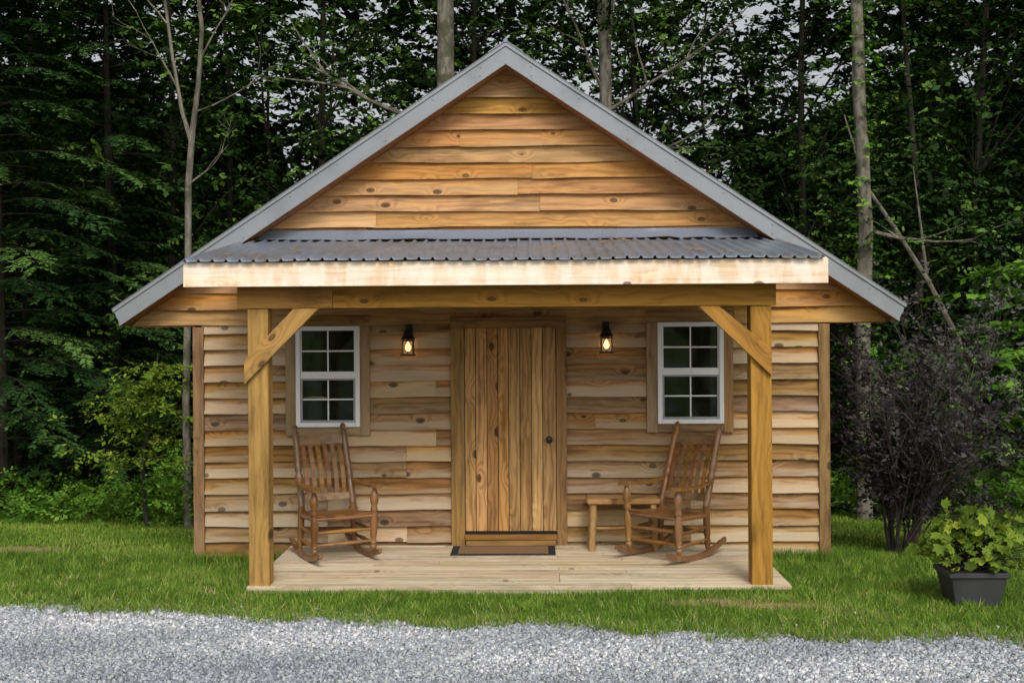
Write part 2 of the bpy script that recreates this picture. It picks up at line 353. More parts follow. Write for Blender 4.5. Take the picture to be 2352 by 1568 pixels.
n=3000; x=np.concatenate([rng.uniform(-3.2,-2.2,n//2),rng.uniform(2.5,3.3,n//2)]); y=-.06-rng.exponential(.05,n); parts.append(blades(x,y,.04,.16,.008,rng.random(n)*.8))
o=0;VV=[];FF=[];RR=[]
for v,f,r in parts: VV.append(v);FF.append(f+o);RR.append(r);o+=len(v)
fastmesh('lawn_grass',np.concatenate(VV),np.concatenate(FF),L_grass,rnd=np.concatenate(RR))

# ------------------------------------------------------------------ cabin
cab=empty('wooden_cabin')
SL=.665; APEX=5.027; RX=.028
XL,XR=-3.15,3.24
PIT=.162
b=B(); z=-.075
while z<2.30:
    cuts=[-3.06]+sorted(random.sample([-2.6,-1.0,-.7,.9,1.2,2.5],random.choice([0,1,1])))+[3.15]
    for a0,a1 in zip(cuts[:-1],cuts[1:]):
        sub=[a0]+[c for c in (-1.8,.05,1.85) if a0+.2<c<a1-.2]+[a1]
        for s0_,s1_ in zip(sub[:-1],sub[1:]):
            b.lap((0,0,0),(1,0,0),(0,-1,0),s0_+.001,s1_-.001,s0_+.001,s1_-.001,z,z+PIT+.016,.044,.004,12,.005)
    z+=PIT
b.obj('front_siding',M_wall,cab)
b=B()
for sgn,xx in ((-1,XL+.06),(1,XR-.06)):
    z=-.075
    while z<2.30:
        b.lap((xx,0,0),(0,1,0),(sgn,0,0),.06,5.95,.06,5.95,z,z+PIT+.012,.026,.004,8); z+=PIT
z=-.075
while z<2.3:
    b.lap((0,6.0,0),(1,0,0),(0,1,0),-3.06,3.15,-3.06,3.15,z,z+PIT+.012,.026,.004,6); z+=PIT
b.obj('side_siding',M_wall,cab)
for nm,yy,od in (('gable_siding',-.016,(0,-1,0)),('rear_gable_siding',6.016,(0,1,0))):
    b=B(); z=2.275
    lim=lambda zz:(4.835-zz)/SL
    while z<4.83:
        w0=min(lim(z),3.80); w1=max(min(lim(z+PIT+.01),3.80),.002)
        if z>4.2 or random.random()<.3:
            b.lap((RX,yy,0),(1,0,0),od,-w0,w0,-w1,w1,z,z+PIT+.014,.042,.004,16,.005)
        else:
            c=random.uniform(-.6,.6)*w0
            b.lap((RX,yy,0),(1,0,0),od,-w0,c-.001,-w1,c-.001,z,z+PIT+.014,.042,.004,10,.005)
            b.lap((RX,yy,0),(1,0,0),od,c+.001,w0,c+.001,w1,z,z+PIT+.014,.042,.004,10,.005)
        z+=PIT
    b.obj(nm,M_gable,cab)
b=B(); b.bx(XL+.07,XR-.07,.008,5.99,.0,2.29); b.prism([(-3.75,2.285),(3.75,2.285),(0,4.78)],.003,5.997); b.obj('wall_core',M_found,cab)
b=B(); b.bx(XL+.05,XR-.05,-.012,5.98,-.45,-.06); b.obj('foundation',M_found,cab)
b=B()
for x0,x1 in ((XL,XL+.108),(XR-.11,XR)):
    b.bx(x0,x1,-.058,.0,-.13,2.258,'z')
    sx=XL-.006 if x0<0 else XR-.02
    b.bx(sx,sx+.026,.002,.11,-.13,2.255,'z')
b.obj('corner_boards',M_trim,cab,.003)
def slab(b,y0,y1,top,th,xe,cut=.07,xi=0.0):
    for s in (-1,1):
        b.prism([(RX+s*xi,APEX+top-SL*xi),(RX+s*xe,APEX+top-SL*xe),(RX+s*(xe-cut*th/.2),APEX+top-th-SL*(xe-cut*th/.2)),(RX+s*xi,APEX+top-th-SL*xi)],y0,y1)
b=B(); slab(b,-.296,6.3,-.004,.10,3.885,.035); b.obj('main_roof_panels',M_roof,cab)
b=B(); slab(b,-.292,6.29,-.106,.10,3.83,.035); b.obj('roof_soffit',M_soffit,cab)
b=B(); slab(b,-.318,-.298,.002,.205,3.89); slab(b,6.302,6.32,.002,.205,3.89); b.obj('rake_trim',M_rake,cab)
b=B(); slab(b,-.332,-.3185,.012,.04,3.90); slab(b,-.326,-.3185,-.185,.022,3.83); slab(b,-.332,-.20,.016,.010,3.90); b.obj('rake_drip_edge',M_rake,cab)
b=B()
for s in (-1,1):
    xx=.25
    while xx<3.8:
        for zz in (-.065,-.15):
            if zz==-.15 and (round(xx*10)%2): continue
            c=(RX+s*xx,-.319,APEX+zz-SL*xx); b.tube([c,(c[0],-.328,c[2])],[.009,.007],6)
        xx+=.47
b.obj('rake_screws',M_screen,cab)
b=B()
for s in (-1,1): b.prism([(RX,APEX+.028),(RX+s*.17,APEX+.028-SL*.17),(RX+s*.17,APEX+.016-SL*.17),(RX,APEX+.016)],-.335,6.33)
b.tube([(RX,-.34,APEX+.022),(RX,6.33,APEX+.022)],[.022,.022],8); b.obj('ridge_cap',M_roof,cab)
b=B()
for s in (-1,1): 
    b.bx(min(s*3.13,s*3.80),max(s*3.13,s*3.80),-.02,6.02,2.262,2.284,'y')
    b.bx(min(s*3.80,s*3.825),max(s*3.80,s*3.825),-.27,6.27,2.28,2.39,'y')
b.obj('eave_soffit',M_soffit,cab)
# ---- porch roof
PX0,PX1=-2.63,2.72; PYF=-2.16
zr=lambda y:2.812+(3.125-2.812)*(y-PYF)/(-PYF)
xsr=[];
x=PX0-.015
prof=[(0,0),(.022,.0),(.034,.022),(.048,.022),(.060,0)]
while x<PX1+.015:
    for dx,dz in prof: xsr.append((x+dx,dz))
    x+=.1145
ysr=np.linspace(PYF-.015,-.01,12)
V=[];F=[]
for y in ysr:
    for (xx,dz) in xsr: V.append((xx,y,zr(y)+dz+.004*math.sin(xx*2.3+y)+.003*math.sin(xx*7+y*3)))
nx=len(xsr)
for j in range(len(ysr)-1):
    for i in range(nx-1): a=j*nx+i; F.append((a,a+1,a+nx+1,a+nx))
ob=fastmesh('porch_roof_panels',V,F,M_roof,cab)
sm=ob.modifiers.new('th','SOLIDIFY'); sm.thickness=.004
b=B()
for k in range(9):
    xx=PX0+.06+k*(PX1-PX0-.16)/8
    b.quadbox([(xx,-2.08,zr(-2.08)-.15),(xx,-.06,zr(-.06)-.15),(xx+.04,-.06,zr(-.06)-.15),(xx+.04,-2.08,zr(-2.08)-.15),
               (xx,-2.08,zr(-2.08)-.03),(xx,-.06,zr(-.06)-.03),(xx+.04,-.06,zr(-.06)-.03),(xx+.04,-2.08,zr(-2.08)-.03)])
b.quadbox([(PX0+.04,-2.07,zr(-2.07)-.026),(PX1-.04,-2.07,zr(-2.07)-.026),(PX1-.04,-.05,zr(-.05)-.026),(PX0+.04,-.05,zr(-.05)-.026),
           (PX0+.04,-2.07,zr(-2.07)-.008),(PX1-.04,-2.07,zr(-2.07)-.008),(PX1-.04,-.05,zr(-.05)-.008),(PX0+.04,-.05,zr(-.05)-.008)])
b.obj('porch_rafters',M_soffit,cab)
b=B(); b.bx(PX0,PX1,-2.13,-2.09,2.598,2.803)
for x0 in (PX0,PX1-.035):
    b.quadbox([(x0,-2.088,zr(-2.1)-.20),(x0,-.06,zr(-.06)-.20),(x0+.035,-.06,zr(-.06)-.20),(x0+.035,-2.088,zr(-2.1)-.20),
               (x0,-2.088,zr(-2.1)-.008),(x0,-.06,zr(-.06)-.008),(x0+.035,-.06,zr(-.06)-.008),(x0+.035,-2.088,zr(-2.1)-.008)])
b.obj('porch_fascia',M_fascia,cab,.003)
V=[];F=[]
xf=np.linspace(-2.47,2.52,40)
for xx in xf:
    w=.004*math.sin(xx*5)+.003*math.sin(xx*13); 
    if xx>1.5: w+=.008*math.sin(xx*17)
    V+= [(xx,-.20,zr(-.2)+.024+w),(xx,-.105,zr(-.1)+.035+w),(xx,-.070+w,3.215),(xx,-.06,3.222)]
for i in range(39):
    for k in range(3): a=i*4+k; F.append((a,a+4,a+5,a+1))
fastmesh('wall_flashing',V,F,M_flash,cab)
b=B(); b.bx(-2.15,-1.975,-1.90,-1.725,.0,2.419,'z',r=.45); b.bx(2.119,2.296,-1.90,-1.725,.0,2.419,'z',r=.37); b.obj('porch_posts',M_post,cab,.006)
b=B(); b.bx(-2.232,-1.42,-1.915,-1.845,2.42,2.655,r=.35); b.bx(-1.418,2.333,-1.915,-1.845,2.42,2.655,r=.25); b.bx(-2.232,2.333,-1.84,-1.77,2.421,2.65); b.obj('porch_beam',M_post,cab,.004)
b=B()
def brace(p):
    y0,y1=-1.945,-1.897
    b.quadbox([(x,y0,z) for x,z in p]+[(x,y1,z) for x,z in p])
brace([(-2.171,1.775),(-1.535,2.416),(-1.748,2.416),(-2.171,1.977)])
brace([(2.289,1.827),(1.675,2.416),(1.848,2.416),(2.289,2.051)])
b.obj('porch_braces',M_post,cab,.003)
b=B(); n=14; y0=-1.92; w=1.90/n
for i in range(n):
    a=y0+i*w; j=random.choice([None,-.6,.5,1.1,-1.2]); e_=-.062 if i==n-1 else a+w-.007
    if j is None: b.bx(-2.165,2.448,a,e_,.022,.06)
    else: b.bx(-2.165,j-.002,a,e_,.022,.06); b.bx(j+.002,2.448,a,e_,.022,.06)
b.bx(-2.155,2.438,-1.915,-1.88,-.1,.019); b.bx(-2.155,-2.12,-1.87,-.07,-.15,.019,'y'); b.bx(2.403,2.438,-1.87,-.07,-.15,.019,'y')
b.obj('porch_deck',M_deck,cab,.002)
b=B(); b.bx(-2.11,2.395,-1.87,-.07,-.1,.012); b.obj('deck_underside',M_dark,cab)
# windows
def window(x0,x1,z0,z1,tag):
    tr=.108
    b=B()
    b.bx(x0-tr,x0-.001,-.062,-.002,z0-.09,z1+.002,'z'); b.bx(x1+.001,x1+tr-.01,-.062,-.002,z0-.09,z1+.002,'z'); b.bx(x0-tr,x1+tr-.01,-.065,-.002,z1+.004,z1+.105)
    b.bx(x0,x1,-.056,-.002,z0-.085,z0-.003)
    b.obj('window_casing_'+tag,M_trim,cab,.003)
    b=B(); f=.045; y0=-.082; y1=-.002
    b.bx(x0,x0+f,y0,y1,z0,z1,'z'); b.bx(x1-f,x1,y0,y1,z0,z1,'z'); b.bx(x0+f+.001,x1-f-.001,y0,y1,z1-f,z1); b.bx(x0+f+.001,x1-f-.001,y0-.004,y1,z0,z0+f)
    zm=z0+(z1-z0)*.515
    b.bx(x0+f+.001,x1-f-.001,-.072,-.051,zm-.035,zm+.035)
    g=f+.014
    b.bx(x0+f+.001,x0+g,-.066,-.051,zm+.036,z1-f-.001,'z'); b.bx(x1-g,x1-f-.001,-.066,-.051,zm+.036,z1-f-.001,'z')
    xm=(x0+x1)/2; mu=.0075
    for (a,c) in ((zm+.035,z1-f),(z0+f+.02,zm-.035)):
        zc=(a+c)/2
        b.bx(xm-mu,xm+mu,-.056,-.0515,a,c,'z'); b.bx(x0+f,x1-f,-.0555,-.0518,zc-mu,zc+mu)
    b.obj('window_frame_'+tag,M_white,cab,.003)
    b=B()
    b.bx(x0+f+.002,x0+f+.020,-.070,-.052,z0+f+.002,zm-.037,'z'); b.bx(x1-f-.020,x1-f-.002,-.070,-.052,z0+f+.002,zm-.037,'z'); b.bx(x0+f+.021,x1-f-.021,-.070,-.052,z0+f+.002,z0+f+.022); b.bx(x0+f+.021,x1-f-.021,-.0695,-.052,zm-.052,zm-.037)
    b.obj('screen_frame_'+tag,M_screen,cab)
    b=B(); b.bx(x0+.02,x1-.02,-.0510,-.046,z0+.02,z1-.02); b.obj('window_glass_'+tag,M_glass,cab)
window(-2.105,-1.461,1.251,2.262,'a'); window(1.524,2.182,1.268,2.282,'b')
b=B(); b.bx(-.548,-.412,-.076,-.002,.062,2.236,'z'); b.bx(.51,.614,-.076,-.002,.062,2.236,'z'); b.bx(-.548,.614,-.080,-.002,2.238,2.345); b.obj('door_casing',M_trim,cab,.003)
b=B(); ed=[-.410,-.30,-.185,-.075,.03,.145,.26,.372,.508]
for a,c in zip(ed[:-1],ed[1:]): b.bx(a+.003,c-.003,-.060,-.052,.20,2.235,'z')
b.obj('door_planks',M_door,cab,.003)
b=B(); b.bx(-.411,.509,-.054,-.047,.17,2.236); b.obj('door_backing',M_dark,cab)
b=B(); b.bx(-.41,.508,-.10,-.055,.115,.168); b.bx(-.40,.50,-.13,-.06,.062,.112); b.obj('door_threshold',M_trim,cab,.004)
b=B(); b.tube([(.435,-.059,1.115),(.435,-.064,1.115),(.435,-.065,1.115),(.435,-.080,1.115),(.435,-.084,1.115),(.435,-.10,1.115),(.435,-.114,1.115),(.435,-.118,1.115)],[.034,.034,.015,.015,.028,.034,.025,.006],14)
b.obj('door_knob',M_black,cab,smooth=True)

b=B()
for (x,y) in ((-2.2,-1.9),(-1.75,-1.6),(1.0,-.9),(1.25,-.6),(1.75,-1.7),(1.95,-1.85),(.55,-1.2)):
    for k in range(3):
        an=random.uniform(0,6.3); p=Vector((x+random.uniform(-.1,.1),y+random.uniform(-.1,.1),0)); pts=[]
        for q in range(4):
            pts.append((p.x,p.y,zr(p.y)+.028+(.012*q if k==0 else 0))); an+=random.uniform(-.5,.5); p=p+Vector((math.cos(an),math.sin(an),0))*.07
        b.tube(pts,[.005,.004,.003,.002],5)
b.obj('fallen_twigs',M_trim)

# ------------------------------------------------------------------ lanterns
def lantern(x,zt):
    root=empty('wall_lantern',(x,-.04,zt))
    b=B(); cy=-.115
    b.bx(-.035,.035,-.018,.004,-.17,.0,'z')
    b.tube([(0,-.01,-.06),(0,-.05,-.015),(0,-.10,-.01),(0,-.115,-.05)],[.009]*4,8)
    b.tube([(0,cy,-.045),(0,cy,-.062),(0,cy,-.085),(0,cy,-.11),(0,cy,-.135),(0,cy,-.145)],[.016,.032,.042,.048,.068,.072],12)
    b.tube([(0,cy,-.02),(0,cy,-.045)],[.018,.02],10)
    for sx in (-1,1):
        for sy in (-1,1):
            b.box((sx*.052-.005,cy+sy*.052-.005,-.295),(0,0,.155),(.010,0,0),(0,.010,0))
    b.bx(-.070,.070,cy-.070,cy+.070,-.312,-.294)
    zz=-.165
    b.bx(-.055,.055,cy-.060,cy-.050,zz,zz+.010); b.bx(-.055,.055,cy+.050,cy+.060,zz,zz+.010); b.bx(-.060,-.050,cy-.049,cy+.049,zz,zz+.010,'y'); b.bx(.050,.060,cy-.049,cy+.049,zz,zz+.010,'y')
    b.tube([(0,cy,-.294),(0,cy,-.266)],[.012,.012],8)
    b.obj('lantern_body',M_black,root)
    b=B(); b.tube([(0,cy,-.266),(0,cy,-.252),(0,cy,-.236),(0,cy,-.215),(0,cy,-.193),(0,cy,-.174)],[.012,.022,.029,.025,.013,.002],12); b.obj('bulb',M_bulb,root,smooth=True)
    b=B(); q=.046
    b.bx(-q,q,cy-q-.001,cy-q+.001,-.29,-.158); b.obj('front_pane',M_lglass,root)
    l=bpy.data.lights.new('lantern_light','POINT'); l.energy=2.6; l.color=(1,.60,.26); l.shadow_soft_size=.03
    lo=bpy.data.objects.new('lantern_light',l); lo.location=(0,cy,-.225); link(lo,root)
lantern(-.965,2.275); lantern(1.009,2.29)

mt=empty('door_mat')
b=B(); b.bx(-.525,.485,-.60,-.16,.0615,.072); b.obj('mat_border',M_matb,mt)
b=B(); b.bx(-.455,.415,-.555,-.205,.0625,.0765); b.obj('mat_center',M_mat,mt)

# ------------------------------------------------------------------ rocking chairs
def rocking_chair(x,y,rot,name='rocking_chair'):
    root=empty(name,(x,y,.062),rot); root.scale=(1.04,1.04,1.03)
    b=B(); R=1.05; TH=1.18
    def lt(p0,p1,prof,n): b.lathe(p0,p1,[(t,q*TH) for t,q in prof],n)
    for sx in (-1,1):
        pts=[]; N_=14
        for i in range(N_+1):
            yy=-.44+.92*i/N_; pts.append((yy,yy*yy/(2*R)))
        for i in range(N_):
            (a,za),(c,zc)=pts[i],pts[i+1]; x0=sx*.275-.018; h=.046 if 0<i<N_-1 else .036
            b.quadbox([(x0,a,za),(x0,c,zc),(x0+.036,c,zc),(x0+.036,a,za),(x0,a,za+h),(x0,c,zc+h),(x0+.036,c,zc+h),(x0+.036,a,za+h)],r=.3)
    leg=[(0,.014),(.04,.018),(.07,.027),(.10,.029),(.13,.020),(.16,.026),(.18,.021),(.30,.027),(.45,.030),(.55,.028),(.62,.020),(.64,.027),(.68,.029),(.72,.020),(.78,.031),(.86,.034),(.93,.024),(.96,.018),(1,.016)]
    for sx in (-1,1):
        lt((sx*.275,-.25,.06),(sx*.285,-.275,.655),leg,12)
        lt((sx*.265,.215,.06),(sx*.25,.215,.46),[(0,.014),(.08,.020),(.2,.026),(.3,.020),(.35,.025),(.6,.027),(1,.027)],12)
        lt((sx*.25,.215,.455),(sx*.235,.47,1.20),[(0,.026),(.12,.028),(.2,.026),(.26,.028),(.30,.020),(.33,.030),(.37,.032),(.41,.021),(.44,.028),(.5,.030),(.55,.022),(.60,.026),(.8,.025),(.9,.027),(.92,.016),(.94,.015),(.96,.024),(.98,.018),(1,.004)],12)
    ln=[(0,.009),(.25,.013),(.5,.017),(.75,.013),(1,.009)]
    for z in (.17,.28): lt((-.275,-.255,z),(.275,-.255,z),ln,8)
    for sx in (-1,1):
        for z in (.15,.26): lt((sx*.275,-.255,z),(sx*.262,.215,z+.01),ln,8)
    lt((-.262,.215,.22),(.262,.215,.22),ln,8)
    lt((-.28,-.262,.405),(.28,-.262,.405),[(0,.016),(.5,.020),(1,.016)],10); lt((-.26,.215,.37),(.26,.215,.37),[(0,.014),(.5,.018),(1,.014)],8)
    for sx in (-1,1): lt((sx*.277,-.262,.40),(sx*.255,.215,.375),[(0,.015),(.5,.018),(1,.015)],8)
    for i in range(9):
        t=i/8; yy=-.285+.47*t; z=.430-.035*t-.022*math.sin(math.pi*t); hw=.285-.03*t
        segs=6
        for k in range(segs):
            xa=-hw+2*hw*k/segs; xc=-hw+2*hw*(k+1)/segs; f=lambda q:-.014*(1-(q/hw)**2)
            b.quadbox([(xa,yy,z+f(xa)),(xc,yy,z+f(xc)),(xc,yy+.046,z+f(xc)),(xa,yy+.046,z+f(xa)),(xa,yy,z+.014+f(xa)),(xc,yy,z+.014+f(xc)),(xc,yy+.046,z+.014+f(xc)),(xa,yy+.046,z+.014+f(xa))],r=.25+.1*(i%3))
    yb=lambda z:.215+(z-.455)*.342
    def rail(z0,z1,bow):
        n=8
        for k in range(n):
            xa=-.24+.48*k/n; xc=-.24+.48*(k+1)/n
            q=lambda xx:bow*(1-(xx/.24)**2)
            P=[]
            for zz in (z0,z1):
                P+=[(xa,yb(zz)+q(xa)-.012,zz),(xc,yb(zz)+q(xc)-.012,zz),(xc,yb(zz)+q(xc)+.012,zz),(xa,yb(zz)+q(xa)+.012,zz)]
            b.quadbox(P,r=.4)
    rail(1.01,1.10,.02); rail(.50,.56,.015)
    for k in range(6):
        xx=-.178+.356*k/5; w=.020
        zs=[.55,.65,.8,.95,1.025]; bo=[.012,-.012,-.02,0.004,.018]
        for q in range(4):
            P=[]
            for zz,o_ in ((zs[q],bo[q]),(zs[q+1],bo[q+1])):
                P+=[(xx-w,yb(zz)+o_-.006,zz),(xx+w,yb(zz)+o_-.006,zz),(xx+w,yb(zz)+o_+.006,zz),(xx-w,yb(zz)+o_+.006,zz)]
            b.quadbox(P,r=.35+.08*(k%3))
    for sx in (-1,1):
        st=[(.30,.018,.665),(.18,.022,.655),(.05,.030,.645),(-.10,.036,.648),(-.22,.046,.658),(-.31,.048,.664),(-.355,.030,.660)]
        for (ya,wa,za),(yc,wc_,zc) in zip(st[:-1],st[1:]):
            xa=sx*(.262+(.30-ya)*.05); xc=sx*(.262+(.30-yc)*.05)
            b.quadbox([(xa-wa,ya,za),(xa+wa,ya,za),(xc+wc_,yc,zc),(xc-wc_,yc,zc),(xa-wa,ya,za+.024),(xa+wa,ya,za+.024),(xc+wc_,yc,zc+.024),(xc-wc_,yc,zc+.024)],r=.5)
    b.obj('chair_frame',M_chair,root,smooth=True)
rocking_chair(-1.62,-.66,math.radians(28)); rocking_chair(1.57,-.66,math.radians(-42))

bn=empty('log_bench',(0,0,.061))
b=B(); b.quadbox([(.80,-.44,.455),(1.50,-.43,.455),(1.50,-.13,.455),(.80,-.12,.455),(.79,-.445,.51),(1.51,-.435,.51),(1.51,-.125,.51),(.79,-.115,.51)],r=.6); b.obj('slab_top',M_bench,bn,.012)
b=B()
for (x,y) in ((.86,-.38),(.86,-.17),(1.44,-.38),(1.44,-.17)):
    dx=-.02 if x<1 else .02
    b.tube([(x+dx,y,0),(x+dx*.6,y+.003,.15),(x+dx*.2,y-.003,.32),(x,y,.46)],[.036,.034,.037,.033],10,r=.4)
b.tube([(.86,-.275,.2),(1.44,-.275,.2)],[.018,.018],8); b.tube([(.85,-.38,.2),(.85,-.17,.2)],[.018,.018],8); b.tube([(1.45,-.38,.2),(1.45,-.17,.2)],[.018,.018],8)
b.obj('log_legs',M_bench,bn,smooth=True)

# ------------------------------------------------------------------ foliage generators
def sprays(C,L=14,length=.5,leaf=.08,lw=.55,pitch=(-.4,.15),sc=(.7,1.3),tone=None,yaw=None,roll=.3,ang=.9,nj=.35,tj=.12):
    C=np.asarray(C); n=len(C)
    if tone is None: tone=rng.random(n)
    yaw=rng.uniform(0,2*math.pi,n) if yaw is None else yaw
    p=rng.uniform(*pitch,n); ro=rng.normal(0,roll,n); s=rng.uniform(*sc,n)
    f=np.stack([np.cos(yaw)*np.cos(p),np.sin(yaw)*np.cos(p),np.sin(p)],1); s0=np.stack([-np.sin(yaw),np.cos(yaw),0*yaw],1); up=np.cross(f,s0)
    sd=s0*np.cos(ro)[:,None]+up*np.sin(ro)[:,None]; nn=np.cross(f,sd)
    t=(np.arange(L)+.5)/L; sg=np.where(np.arange(L)%2,1,-1)
    a=ang+rng.normal(0,.25,(n,L))
    pos=C[:,None]+f[:,None]*(t[None,:,None]*length*s[:,None,None])-np.array([0,0,1])*(t**2)[None,:,None]*length*.15
    d=f[:,None]*np.cos(a)[...,None]+sd[:,None]*(sg[None]*np.sin(a))[...,None]+nn[:,None]*rng.normal(-.1,nj,(n,L,1))
    d/=np.linalg.norm(d,axis=2)[...,None]
    nv=nn[:,None]+rng.normal(0,nj,(n,L,3)); w=np.cross(nv,d); w/=np.linalg.norm(w,axis=2)[...,None]+1e-6
    ls=leaf*s[:,None,None]*rng.uniform(.6,1.25,(n,L,1))
    V=np.stack([pos,pos+d*ls*.45+w*ls*lw/2,pos+d*ls,pos+d*ls*.45-w*ls*lw/2],2).reshape(-1,3)
    r=np.clip(tone[:,None]+rng.normal(0,tj,(n,L)),0,1)
    return V,np.repeat(r.ravel(),4)
def leafobj(name,parts,mat,parent=None):
    V=np.concatenate([p[0] for p in parts]); R=np.concatenate([p[1] for p in parts])
    return fastmesh(name,V,np.arange(len(V)).reshape(-1,4),mat,parent,rnd=R)
def clumps(centers,rad,per,flat=.5):
    n=len(centers); P=centers[:,None]+rng.normal(0,1,(n,per,3))*np.asarray(rad).reshape(-1,1,1)*np.array([1,1,flat])
    return P.reshape(-1,3)
def tree_trunk(b,base,top,r0,r1,wob=.15,n=12,nn=10):
    base=Vector(base);top=Vector(top); pts=[];ra=[]; a,c=random.uniform(0,6),random.uniform(0,6)
    for i in range(n+1):
        t=i/n; p=base.lerp(top,t)+Vector((math.sin(t*5+a)-math.sin(a),math.sin(t*4+c)-math.sin(c),0))*wob*.5; pts.append(p); ra.append(r0+(r1-r0)*t+(r0*.4*max(0,.08-t)/.08))
    b.tube(pts,ra,nn); return pts
def branch(b,p,d,l,r,dep=2,n=5,up=.15):
    p=Vector(p); d=Vector(d).normalized(); pts=[p.copy()]; ends=[]
    for i in range(n):
        d=(d+Vector((random.gauss(0,.13),random.gauss(0,.13),random.gauss(0,.08)+up*.3))).normalized(); p=p+d*l/n; pts.append(p.copy())
        if dep>0 and i>=1 and random.random()<.75:
            dd=(d+Vector((random.gauss(0,.6),random.gauss(0,.6),random.gauss(.1,.4)))).normalized(); ends+=branch(b,p,dd,l*.5,r*.5,dep-1,4,up)
    b.tube(pts,[r*(1-.8*i/n) for i in range(n+1)],6); ends.append(pts[-1]); ends.append(pts[len(pts)//2]); return ends

xs=np.linspace(-120,120,161); us=np.linspace(0,1,24); V=[]
for u in us:
    for x in xs:
        top=6.0+7.5/(1+math.exp(-(abs(x)-9.5)/1.6))+.7*math.sin(x*.9)+.5*math.sin(x*2.3+1)
        y=27+10*u+.6*math.sin(x*1.3+u*9); V.append((x,y,-1+top*(u**.7)+.35*math.sin(x*3.1+u*14)*u))
nx=len(xs); F=[(j*nx+i,j*nx+i+1,(j+1)*nx+i+1,(j+1)*nx+i) for j in range(len(us)-1) for i in range(nx-1)]
m=N('backstop_foliage'); o=m.obj(); n1=m.noise(o,1.6,5.0,.7); n2=m.noise(o,7,4.0,.7)
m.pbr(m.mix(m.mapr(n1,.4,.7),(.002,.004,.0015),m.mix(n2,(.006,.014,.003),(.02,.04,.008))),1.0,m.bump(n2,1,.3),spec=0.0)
fastmesh('wooded_backstop',V,F,m.m)  # dark backstop added behind the trees to block low sky gaps
fr=empty('distant_forest')
n=3300
cx=rng.uniform(-30,30,n); cy=rng.uniform(15,24,n); cz=rng.uniform(-.8,17,n)
thin=(np.abs(cx-0.2)<9)&(cz>3.6)
hole=np.sin(cx*1.3+cz*.7)*np.sin(cz*1.7-cx*.6+1)
k=rng.random(n)>np.where(thin,np.where(hole>.28,.72,.08),0.0)
C=np.stack([cx,cy,cz],1)[k]; tone=np.repeat(np.clip(rng.normal(.36,.24,len(C)),0,1),11)
P=clumps(C,rng.uniform(.35,.95,len(C)),11,.6)
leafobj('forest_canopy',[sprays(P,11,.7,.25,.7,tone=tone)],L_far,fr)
b=B()
for i in range(40):
    x=rng.uniform(-26,26); y=rng.uniform(13,22); r=rng.uniform(.04,.10)
    tree_trunk(b,(x,y,gh(x,y)-.2),(x+rng.uniform(-1.8,1.8),y,rng.uniform(8,14)),r,r*.35,.7,10,6)
b.obj('forest_trunks',M_bark2,fr)
def forest_tree(x,y,h,r,cr,czs,ncl,mat,name='deciduous_tree',bk=M_bark2,per=9,leaf=.12,lean=0,tonem=.5,crad=(.25,.6),L=11):
    root=empty(name,(0,0,0)); b=B(); pts=tree_trunk(b,(x,y,float(gh(x,y))-.15),(x+lean,y,h),r,r*.35,.25)
    C=[]
    for i in range(ncl):
        an=random.uniform(0,6.283); zz=random.uniform(*czs); rr=cr*(random.random()**.55)*(1-.35*abs((zz-(czs[0]+czs[1])/2)/((czs[1]-czs[0])/2))**2)
        C.append((x+lean*zz/h+math.cos(an)*rr,y+math.sin(an)*rr,zz))
        if i%4==0:
            t=max(.1,min(.98,(zz-rr*.4)/h)); p=pts[int(t*12)]
            q=Vector(C[-1]); mid=p.lerp(q,.5)+Vector((0,0,.15)); b.tube([p,mid,q],[r*.25,r*.15,r*.05],5)
    b.obj('trunk_and_limbs',bk,root)
    C=np.array(C); P=clumps(C,rng.uniform(*crad,len(C)),per,.45); tone=np.repeat(np.clip(rng.normal(tonem,.28,len(C)),0,1),per)
    leafobj('crown',[sprays(P,L,.5,leaf,.68,tone=tone)],mat,root)
for (x,y,h,cr,z0,z1,nc,tm) in ((-13,9,13,3.2,-.2,12,220,.25),(-9.6,10.5,14,3.0,.0,13,230,.33),(-6.4,9.5,12,2.7,0,10.5,200,.5),(-3.6,11,13,2.9,2.6,12,155,.68),(-1,12.5,14,2.8,3,13,115,.62),(2.4,11.5,13,2.9,3,12,130,.6),
                      (5.4,10.5,13,2.7,1,12,165,.5),(8.2,9.5,13,2.9,0,12,225,.33),(11.5,10,14,3.2,0,13,230,.25),(14.5,9,12,3,0,12,190,.25),(6.6,8.2,8,1.9,.3,5,75,.35)):
    forest_tree(x,y,h,.09,cr,(z0,z1),nc,L_mid,tonem=tm,lean=random.uniform(-.7,.7))
n=460; cx=np.concatenate([rng.uniform(-14,-2.9,n//2),rng.uniform(3.6,14,n//2)]); cy=rng.uniform(4.9,7.2,n)
cy+=np.where(cx>0,.8,0)
C=np.stack([cx,cy,gh(cx,cy)+rng.uniform(.0,.34,n)+ (cy-4.9)*.10+.08*np.sin(cx*2.1)],1)
P=clumps(C,rng.uniform(.13,.28,n),14,.6); tone=np.repeat(np.clip(rng.normal(.6,.22,n),0,1),14)
leafobj('undergrowth',[sprays(P,10,.3,.075,.55,pitch=(-.2,.9),tone=tone)],L_green)
n=60; C=np.stack([rng.normal(-4.3,.40,n),rng.normal(4.5,.3,n),rng.uniform(-.45,.40,n)],1); P=clumps(C,np.full(n,.14),14,.8)
leafobj('leafy_bush',[sprays(P,10,.28,.07,.45,pitch=(0,1.0),tone=np.clip(rng.normal(.7,.2,len(P)),0,1))],L_green)

